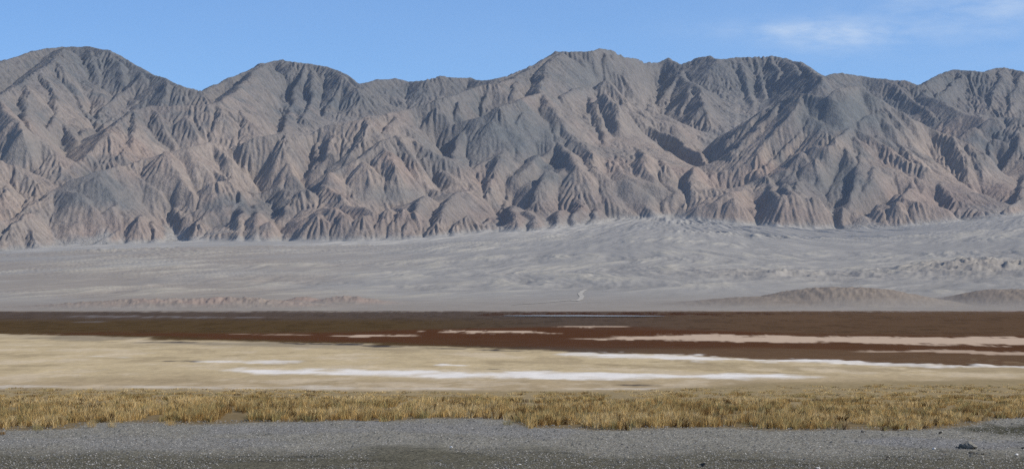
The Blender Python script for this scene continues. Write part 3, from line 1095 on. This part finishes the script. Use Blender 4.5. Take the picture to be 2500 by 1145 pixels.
# grass floor and gravel
front = line([(-200, 1050), (0, 1045), (150, 1042), (250, 1030), (400, 1030), (560, 1030), (600, 1028), (900, 1025), (1100, 1022), (1230, 1020),
              (1290, 1040), (1500, 1045), (1750, 1042), (2000, 1045), (2200, 1046), (2320, 1038), (2420, 1025), (2500, 1018), (2700, 1005)])
gback = line([(-200, 948), (0, 949), (700, 951), (1000, 956), (1500, 955), (2000, 935), (2500, 925), (2700, 920)])
gl = sstep(-5, 5, v - gback + 6 * s2)
c = lerp3(c, rgb(0.29, 0.225, 0.125), gl * 0.95)
c = lerp3(c, rgb(0.16, 0.12, 0.065), gl * sstep(975, 1015, v) * 0.8)
gv = sstep(-3, 3, v - front + 5 * s2 + 6 * s3)
blue = rgb(0.230, 0.225, 0.212); grav = rgb(0.240, 0.228, 0.190); dgr = rgb(0.120, 0.112, 0.082)
gc = np.broadcast_to(grav, x.shape + (3,)).copy()
gc = lerp3(gc, blue, np.clip(streak(500, 1350, 1050, 1055, 34, 30, 8, 8, 150) * 0.7 + streak(2080, 2700, 1076, 1080, 22, 22, 5, 4, 80)
                             + streak(-200, 900, 1072, 1082, 34, 20, 8, 8, 200) * 0.5, 0, 1))
gc = lerp3(gc, dgr, sstep(1080, 1125, v + 26 * s2 + 14 * s3))
gc = lerp3(gc, rgb(0.06, 0.058, 0.035), streak(2350, 2750, 1040, 1045, 26, 34, 4, 4, 60) * 0.9)
gc = lerp3(gc, rgb(0.05, 0.05, 0.04), sstep(0.30, 0.5, fbm(x / 5.0, y / 1.2, 3, 770)) * sstep(1085, 1110, v) * 0.7)
c = c * (1 - gv[..., None]) + gc * gv[..., None]
z += 0.10 * s2 * sstep(2000, 300, y) + 0.05 * s3 * sstep(300, 100, y) * gv
z += 0.25 * np.clip(fbm(x / 6, y / 16, 3, 740), 0, 1) * streak(2000, 2700, 884, 886, 14, 20, 4, 2, 160)   # hummocky mud on the right
z[-1] = 0; z[-2:, :] *= 0
cc = c.reshape(-1, 3)
V = np.stack([x, y, z], -1).reshape(-1, 3)
Q = quads(*x.shape)
q0 = Q[:, 0]
saltm = (np.maximum(wt, pk) > 0.5).reshape(-1)[q0]
gravm = (gv > 0.5).reshape(-1)[q0] & ~saltm
sandy = (sandm > 0.5).reshape(-1)[q0] & ~saltm & ~gravm
mud = ~(saltm | gravm | sandy)
for nm, mk, mt_ in (('salt_crust', saltm, M_crust), ('gravel_ground', gravm, M_gravel), ('sand_flat', sandy, M_flat), ('mud_flat', mud, M_flat)):
    v_, f_, k_ = take(V, Q, mk, cc)
    tag(mesh_obj(nm, v_, f_, mt_, k_, smooth=True), kind='structure')
print('plain', time.time() - T0)

# the land that goes on beside and behind the view, a little lower so that it never cuts the ground in view
gv_ = np.array([(-13000, -400, -0.9), (13000, -400, -0.9), (13000, 13500, -0.9), (-13000, 13500, -0.9)], float)
tag(mesh_obj('ground', gv_, np.array([[0, 1, 2, 3]]), M_under), kind='structure')

# ---------------------------------------------------------------- a sheet of open water far out on the mud
m = bpy.data.materials.new('still_water')
m.use_nodes = True
b = m.node_tree.nodes['Principled BSDF']
b.inputs['Base Color'].default_value = (0.16, 0.18, 0.19, 1)
b.inputs['Roughness'].default_value = 0.12
pts_t, pts_b = [], []
for k in range(41):
    t = k / 40
    uu = 1228 + (1625 - 1228) * t
    e = math.sin(math.pi * min(1, max(0, t))) ** 0.6
    vm = 771.5 + 1.2 * t
    n_ = 0.8 * math.sin(9 * t + 1) + 0.5 * math.sin(23 * t)
    yt = F * CAM_H / (vm - 1.7 * e - 0.15 + 0.2 * n_ - 745); yb = F * CAM_H / (vm + 1.9 * e * (1 - 0.45 * t) + 0.15 + 0.2 * n_ - 745)
    pts_t.append(((uu - 1250) / F * yt, yt, 0.30)); pts_b.append(((uu - 1250) / F * yb, yb, 0.30))
wv = np.array(pts_b + pts_t)
wf = np.array([[k, k + 1, 41 + k + 1, 41 + k] for k in range(40)])
tag(mesh_obj('water', wv, wf, m), kind='structure')

# a pale dirt track with a bend, out on the fan
def land(x, y):
    x = np.asarray(x, float); y = np.asarray(y, float)
    fr, _ = fan_relief(x, y)
    bh, bm = fan_bumps(x, y)
    rh, _ = rough_toe(x, y)
    return np.maximum(base_xy(x, y) + fr * sstep(2150, 3300, y) * (0.55 + 0.25 * sstep(5500, 6400, y)) * (1 - 0.7 * bm) + bh + rh, 0)


def ground_at(px, py):
    """first point of the fan that the photograph's ray meets"""
    ys = np.linspace(2160, 6300, 700)
    xx, zz = at(px, py, ys)
    d = land(xx, ys) - zz
    i = int(np.argmax(d > 0))
    return xx[i], ys[i]


tp = [(1250, 744), (1300, 741), (1350, 737), (1392, 733), (1408, 735), (1417, 731), (1421, 724), (1416, 718), (1421, 712), (1432, 707)]
tw = [ground_at(*p) for p in tp]
fine = []
for (a, b2) in zip(tw[:-1], tw[1:]):
    for t in np.linspace(0, 1, 10, endpoint=False):
        fine.append((a[0] + (b2[0] - a[0]) * t, a[1] + (b2[1] - a[1]) * t))
fine = np.array(fine)
d = np.gradient(fine, axis=0); d /= np.linalg.norm(d, axis=1)[:, None] + 1e-9
nrm = np.stack([-d[:, 1], d[:, 0]], -1)
cols = []
for wgt in (-2.8, -1.4, 0, 1.4, 2.8):
    p = fine + nrm * wgt
    cols.append(np.stack([p[:, 0], p[:, 1], land(p[:, 0], p[:, 1]) + 0.35], -1))
tv = np.stack(cols, 1)
tq = quads(tv.shape[0], 5)
M_track = material('track_dust', attr=False, base=(0.42, 0.395, 0.345), noises=((0.05, 3, 0.1, (1, 1, 1)),))
tag(mesh_obj('dirt_track', tv.reshape(-1, 3), tq, M_track, smooth=True), kind='structure')

# ---------------------------------------------------------------- dry grass
def ground_z(x, y):
    return 0.0 * x


def px_ground(px, py):
    yy = F * CAM_H / (py - 745.0)
    return (px - 1250) / F * yy, yy


FRONT = np.array([(-200, 1050), (0, 1045), (150, 1042), (250, 1030), (400, 1030), (560, 1030), (600, 1028), (900, 1025), (1100, 1022), (1230, 1020),
                  (1290, 1040), (1500, 1045), (1750, 1042), (2000, 1045), (2200, 1046), (2320, 1038), (2420, 1025), (2500, 1018), (2700, 1005)], float)
BACK = np.array([(-200, 948), (0, 949), (700, 951), (1000, 956), (1500, 955), (2000, 940), (2500, 935), (2700, 930)], float)
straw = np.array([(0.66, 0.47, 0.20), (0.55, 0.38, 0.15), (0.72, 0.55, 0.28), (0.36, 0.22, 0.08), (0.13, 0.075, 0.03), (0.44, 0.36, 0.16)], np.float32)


def blades(cx, cy, hgt, rad, nbl, tone, wid, two=True):
    """tussocks at cx,cy: arrays; returns verts, tris, colours"""
    n = len(cx)
    N = n * nbl
    tx = np.repeat(cx, nbl); ty = np.repeat(cy, nbl); hh = np.repeat(hgt, nbl); rr = np.repeat(rad, nbl)
    a = rng.uniform(0, 2 * np.pi, N); q = np.sqrt(rng.uniform(0, 1, N))
    bx = tx + np.cos(a) * q * rr * 0.6; by = ty + np.sin(a) * q * rr * 0.6
    h = hh * rng.uniform(0.45, 1.0, N) * (1 - 0.25 * q)
    lean = rr * (0.35 + 0.9 * q) * rng.uniform(0.4, 1.3, N)
    la = a + rng.normal(0, 0.5, N)
    lx, ly = np.cos(la) * lean + 0.04, np.sin(la) * lean
    w = wid * rng.uniform(0.6, 1.3, N) * (0.8 + 0.004 * (ty - 95))
    fa = rng.uniform(0, 2 * np.pi, N)
    wx_, wy_ = np.cos(fa) * w * 0.5, np.sin(fa) * w * 0.5
    z0 = np.full(N, -0.03)
    nv_ = 5 if two else 3
    P = np.empty((N, nv_, 3), np.float32)
    P[:, 0] = np.stack([bx - wx_, by - wy_, z0], -1); P[:, 1] = np.stack([bx + wx_, by + wy_, z0], -1)
    if two:                                   # two bent segments
        mx, my, mz = bx + lx * 0.35, by + ly * 0.35, h * 0.62
        P[:, 2] = np.stack([mx + wx_ * 0.8, my + wy_ * 0.8, mz], -1); P[:, 3] = np.stack([mx - wx_ * 0.8, my - wy_ * 0.8, mz], -1)
    P[:, -1] = np.stack([bx + lx, by + ly, h], -1)
    i = np.arange(N)[:, None] * nv_
    T = np.concatenate([i + [0, 1, 2], i + [0, 2, 3], i + [3, 2, 4]], 0) if two else i + [0, 1, 2]
    tn = straw[np.repeat(tone, nbl)] * rng.uniform(0.75, 1.2, (N, 1)).astype(np.float32)
    Cc = np.repeat(tn[:, None], nv_, 1)
    return P.reshape(-1, 3), T, Cc.reshape(-1, 3)


M_grass = material('dry_grass', rough=0.85)
nt = M_grass.node_tree
pb = nt.nodes['Principled BSDF']
tr = nt.nodes.new('ShaderNodeBsdfTranslucent')
mxs = nt.nodes.new('ShaderNodeMixShader'); mxs.inputs[0].default_value = 0.25
atn = [n for n in nt.nodes if n.type == 'ATTRIBUTE'][0]
nt.links.new(atn.outputs['Color'], tr.inputs['Color'])
out = [n for n in nt.nodes if n.type == 'OUTPUT_MATERIAL'][0]
nt.links.new(pb.outputs[0], mxs.inputs[1]); nt.links.new(tr.outputs[0], mxs.inputs[2]); nt.links.new(mxs.outputs[0], out.inputs[0])

NT = 72000
gy = 88 + (140 - 88) * rng.uniform(0, 1, NT) ** 1.15
gx = rng.uniform(-1, 1, NT) * (0.235 * gy + 8)
gu = gx / gy
u_, v_2 = gu * F + 1250, 745 + CAM_H / gy * F
clump = fbm(gx / 1.6, gy / 3.0, 3, 900) * 1.25
edge_n = fbm(gx / 2.4, gy / 2.4, 3, 910) * 9 + 7 * noise(gx / 7, gy / 7, 915)
f_l = np.interp(u_, FRONT[:, 0], FRONT[:, 1]) + edge_n
b_l = np.interp(u_, BACK[:, 0], BACK[:, 1]) + 5 * clump + 9 * noise(gx / 5, gy / 14, 918)
inside = (v_2 < f_l) & (v_2 > b_l)
gap = ((u_ - 578) / 32) ** 2 + ((v_2 - 1018) / 15) ** 2 < 1 + clump
keep = inside & ~gap & (rng.uniform(0, 1, NT) < np.clip(0.40 + 1.5 * clump, 0.02, 0.95) * (0.45 + 0.55 * sstep(950, 985, v_2)))
gx, gy, v_2, u_, clump = gx[keep], gy[keep], v_2[keep], u_[keep], clump[keep]
tall = sstep(955, 1010, v_2 + 22 * noise(gx / 6, gy / 6, 930)) * (1 - 0.35 * sstep(1500, 2300, u_))
hg = (0.12 + 0.32 * tall) * np.clip(1 + 0.8 * clump, 0.5, 1.6) * rng.uniform(0.7, 1.15, len(gx))
rd = 0.10 + 0.14 * rng.uniform(0, 1, len(gx)) * (0.5 + 0.5 * tall)
patch = noise(gx / 5, gy / 9, 940) + 0.3 * rng.normal(0, 1, len(gx))
tone = np.select([patch > 0.35, patch > 0.05, patch > -0.2, patch > -0.45], [2, 0, 1, 5], 3)
tone = np.where(rng.uniform(0, 1, len(gx)) < 0.06 + 0.34 * sstep(0.05, 0.35, noise(gx / 1.3, gy / 2.0, 945)), 4, tone)  # darkest tone: brown tussocks painting in the shadow between clumps
near = gy < 118
print('tussocks', len(gx), near.sum())
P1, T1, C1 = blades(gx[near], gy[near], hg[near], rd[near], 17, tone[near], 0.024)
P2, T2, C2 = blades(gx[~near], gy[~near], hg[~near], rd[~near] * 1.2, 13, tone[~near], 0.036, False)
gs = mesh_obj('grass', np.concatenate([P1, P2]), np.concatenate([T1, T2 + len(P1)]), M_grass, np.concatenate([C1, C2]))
tag(gs, 'belt of dry straw-coloured tussock grass between the gravel and the pale sand', kind='stuff')
print('grass', time.time() - T0, len(T1) + len(T2))

tufts = [
    (225, 1041, 0.42, 0.17, 0, 'left of a pair of lone grass tufts on the gravel in front of the grass'),
    (274, 1041, 0.42, 0.18, 2, 'right of a pair of lone grass tufts on the gravel in front of the grass'),
    (94, 1049, 0.34, 0.20, 5, 'pale greenish wispy tuft at the ragged grass edge on the far left'),
    (6, 1059, 0.16, 0.08, 3, 'tiny reddish-brown tuft alone on the gravel at the left border'),
    (417, 1037, 0.36, 0.20, 0, 'straw tuft jutting onto the gravel left of the bare gap in the grass'),
    (1240, 1036, 0.30, 0.22, 5, 'thin pale tuft in the gravel notch at mid-picture'),
]
for px_, py_, h_, r_, tn_, lab in tufts:
    cx, cy = px_ground(px_, py_)
    k = 3
    ox = np.array([0.0, 0.09, -0.08]) ; oy = np.array([0.0, 0.05, -0.04])
    P, T, Cc = blades(ox, oy, np.full(k, h_), np.full(k, r_), 34, np.full(k, tn_), 0.018)
    o = mesh_obj('grass_tuft', P, T, M_grass, Cc)
    o.location = (cx, cy, 0.02)
    tag(o, lab, 'grass tuft', 'lone grass tufts at the edge of the belt')

# ---------------------------------------------------------------- stones
def stone_mesh(seed, sub=3, rough=0.25, flat=0.6):
    import bmesh
    bm = bmesh.new()
    bmesh.ops.create_icosphere(bm, subdivisions=sub, radius=1.0)
    r = np.random.default_rng(seed)
    co = np.array([v.co[:] for v in bm.verts])
    # chop with a few planes for a broken, faceted look, then pit it
    for _ in range(11):
        n = r.normal(0, 1, 3); n /= np.linalg.norm(n)
        d = r.uniform(0.55, 0.85)
        q = co @ n
        co = co - np.where(q > d, q - d, 0)[:, None] * n
    f = fbm(co[:, 0] * 2.3 + co[:, 2] * 1.3 + seed, co[:, 1] * 2.3 - co[:, 2] * 0.7, 3, seed)
    co = co * (1 + rough * f[:, None])
    co[:, 2] *= flat
    for v, c_ in zip(bm.verts, co):
        v.co = c_
    me = bpy.data.meshes.new('stone')
    bm.to_mesh(me); bm.free()
    return me


def stone_mat(name, basec):
    return material(name, attr=False, base=basec, noises=((14, 5, 0.35, (1, 1, 1)),), bumps=((30, 5, 0.02, (1, 1, 1)),))


S_dark = stone_mat('dark_stone', (0.075, 0.072, 0.062)); S_grey = stone_mat('grey_stone', (0.20, 0.19, 0.165)); S_white = stone_mat('pale_stone', (0.62, 0.61, 0.58))
stones = [
    # px, py(base), width m, flat, material, name, label
    (2361, 1093, 0.50, 0.62, S_grey, 'boulder', 'large rounded grey boulder sitting alone on the gravel, lower right'),
    (2369, 1107, 0.21, 0.45, S_dark, 'stone', 'flat dark stone just below the large boulder'),
    (2385, 1106, 0.10, 0.45, S_dark, 'stone', 'small dark stone between two others in the row below the boulder'),
    (2397, 1107, 0.12, 0.40, S_dark, 'stone', 'dark stone at the right end of the row below the boulder'),
    (2278, 1095, 0.11, 0.6, S_white, 'stone', 'small whitish stone left of the large boulder'),
    (2293, 1056, 0.13, 0.6, S_dark, 'stone', 'dark stone close under the grass edge, upper left of the boulder'),
    (2105, 1054, 0.12, 0.5, S_dark, 'stone', 'dark stone at the foot of the grass, left of the blue-grey gravel streak'),
    (2165, 1118, 0.12, 0.7, S_dark, 'stone', 'upright dark stone on open gravel below the blue-grey streak'),
    (2480, 1109, 0.12, 0.5, S_white, 'stone', 'pale stone near the right border, level with the stones below the boulder'),
    (2496, 1094, 0.16, 0.5, S_dark, 'stone', 'dark stone cut by the right border'),
    (1102, 1092, 0.10, 0.8, S_white, 'stone', 'bright white pointed stone alone on grey gravel left of centre'),
    (1267, 1133, 0.16, 0.22, S_white, 'stone', 'long thin pale stone lying flat near the bottom at mid-picture'),
    (1716, 1137, 0.17, 0.85, S_dark, 'stone', 'dark upright stone at the bottom border, right of centre'),
    (1660, 1142, 0.10, 0.6, S_dark, 'stone', 'small dark stone at the bottom border left of the upright dark one'),
    (1994, 1142, 0.13, 0.45, S_white, 'stone', 'pale flat stone at the bottom border, right of the upright dark one'),
    (590, 1139, 0.11, 0.5, S_dark, 'stone', 'dark stone at the lower left of the gravel near the bottom border'),
]
for k, (px_, py_, w_, fl, mt_, nm, lab) in enumerate(stones):
    cx, cy = px_ground(px_, py_)
    me = stone_mesh(40 + k, 4 if nm == 'boulder' else 3, 0.13 if nm == 'boulder' else 0.25, fl)
    me.materials.append(mt_)
    o = bpy.data.objects.new(nm, me)
    COL.objects.link(o)
    s_ = w_ / 1.5
    o.scale = (s_, s_ * 0.85, s_)
    o.rotation_euler = (0, 0, k * 1.3)
    o.location = (cx, cy, s_ * fl * 0.35)
    tag(o, lab, nm, 'stones on the gravel' if nm == 'stone' else None)

# gravel: pebbles of a pixel or two, past counting
NP = 74000
gy = 66 + 34 * rng.uniform(0, 1, NP) ** 1.2; gx = rng.uniform(-1, 1, NP) * (0.23 * gy + 8); gu = gx / gy
v_2 = 745 + CAM_H / gy * F
okm = v_2 > np.interp(gu * F + 1250, FRONT[:, 0], FRONT[:, 1]) - 4
gx, gy = gx[okm], gy[okm]
n = len(gx)
sz = 0.014 + 0.022 * rng.uniform(0, 1, n) ** 2.5 + 0.045 * (rng.uniform(0, 1, n) < 0.012)
octa = np.array([(1, 0, 0), (0, 1, 0), (-1, 0, 0), (0, -1, 0), (0.1, 0.1, 0.8), (0, 0, -0.5)])
P = octa[None] * rng.uniform(0.6, 1.3, (n, 6, 1)) * sz[:, None, None]
a = rng.uniform(0, 6.28, n); ca, sa = np.cos(a), np.sin(a)
Px = P[..., 0] * ca[:, None] - P[..., 1] * sa[:, None] + gx[:, None]
Py = P[..., 0] * sa[:, None] + P[..., 1] * ca[:, None] + gy[:, None]
P = np.stack([Px, Py, P[..., 2] + 0.02 + 0.05 * fbm(gx / 4, gy / 9, 3, 720)[:, None] * 0], -1)
octf = np.array([(0, 1, 4), (1, 2, 4), (2, 3, 4), (3, 0, 4)])
T = (np.arange(n)[:, None, None] * 6 + octf[None]).reshape(-1, 3)
pc = np.array([(0.12, 0.12, 0.11), (0.22, 0.22, 0.21), (0.38, 0.365, 0.33), (0.52, 0.50, 0.45), (0.16, 0.13, 0.10)], np.float32)
pk_ = rng.choice(5, n, p=[0.40, 0.29, 0.185, 0.015, 0.11])
pk_ = np.where(sz > 0.05, 0, pk_)
M_peb = material('pebbles', rough=0.8)
gp = mesh_obj('gravel', P.reshape(-1, 3), T, M_peb, np.repeat(pc[pk_], 6, 0))
tag(gp, 'loose grey and white pebbles scattered over the gravel in front of the grass', kind='stuff')

# ---------------------------------------------------------------- the air
bpy.ops.mesh.primitive_cube_add(size=1)
hz = bpy.context.object
hz.name = 'haze'
hz.scale = (26600, 14600, 1500)
hz.location = (0, -700 + 7300, 750 - 2.0)
mz = bpy.data.materials.new('haze')
mz.use_nodes = True
nt = mz.node_tree
nt.nodes.remove(nt.nodes['Principled BSDF'])
pv = nt.nodes.new('ShaderNodeVolumePrincipled')
pv.inputs['Color'].default_value = (0.62, 0.78, 1.0, 1)
pv.inputs['Density'].default_value = 1.35e-5
pv.inputs['Anisotropy'].default_value = 0.2
nt.links.new(pv.outputs[0], nt.nodes['Material Output'].inputs['Volume'])
hz.data.materials.append(mz)
hz['kind'] = 'stuff'
hz['label'] = 'thin blue haze over the plain and the mountains'
print('done', time.time() - T0)
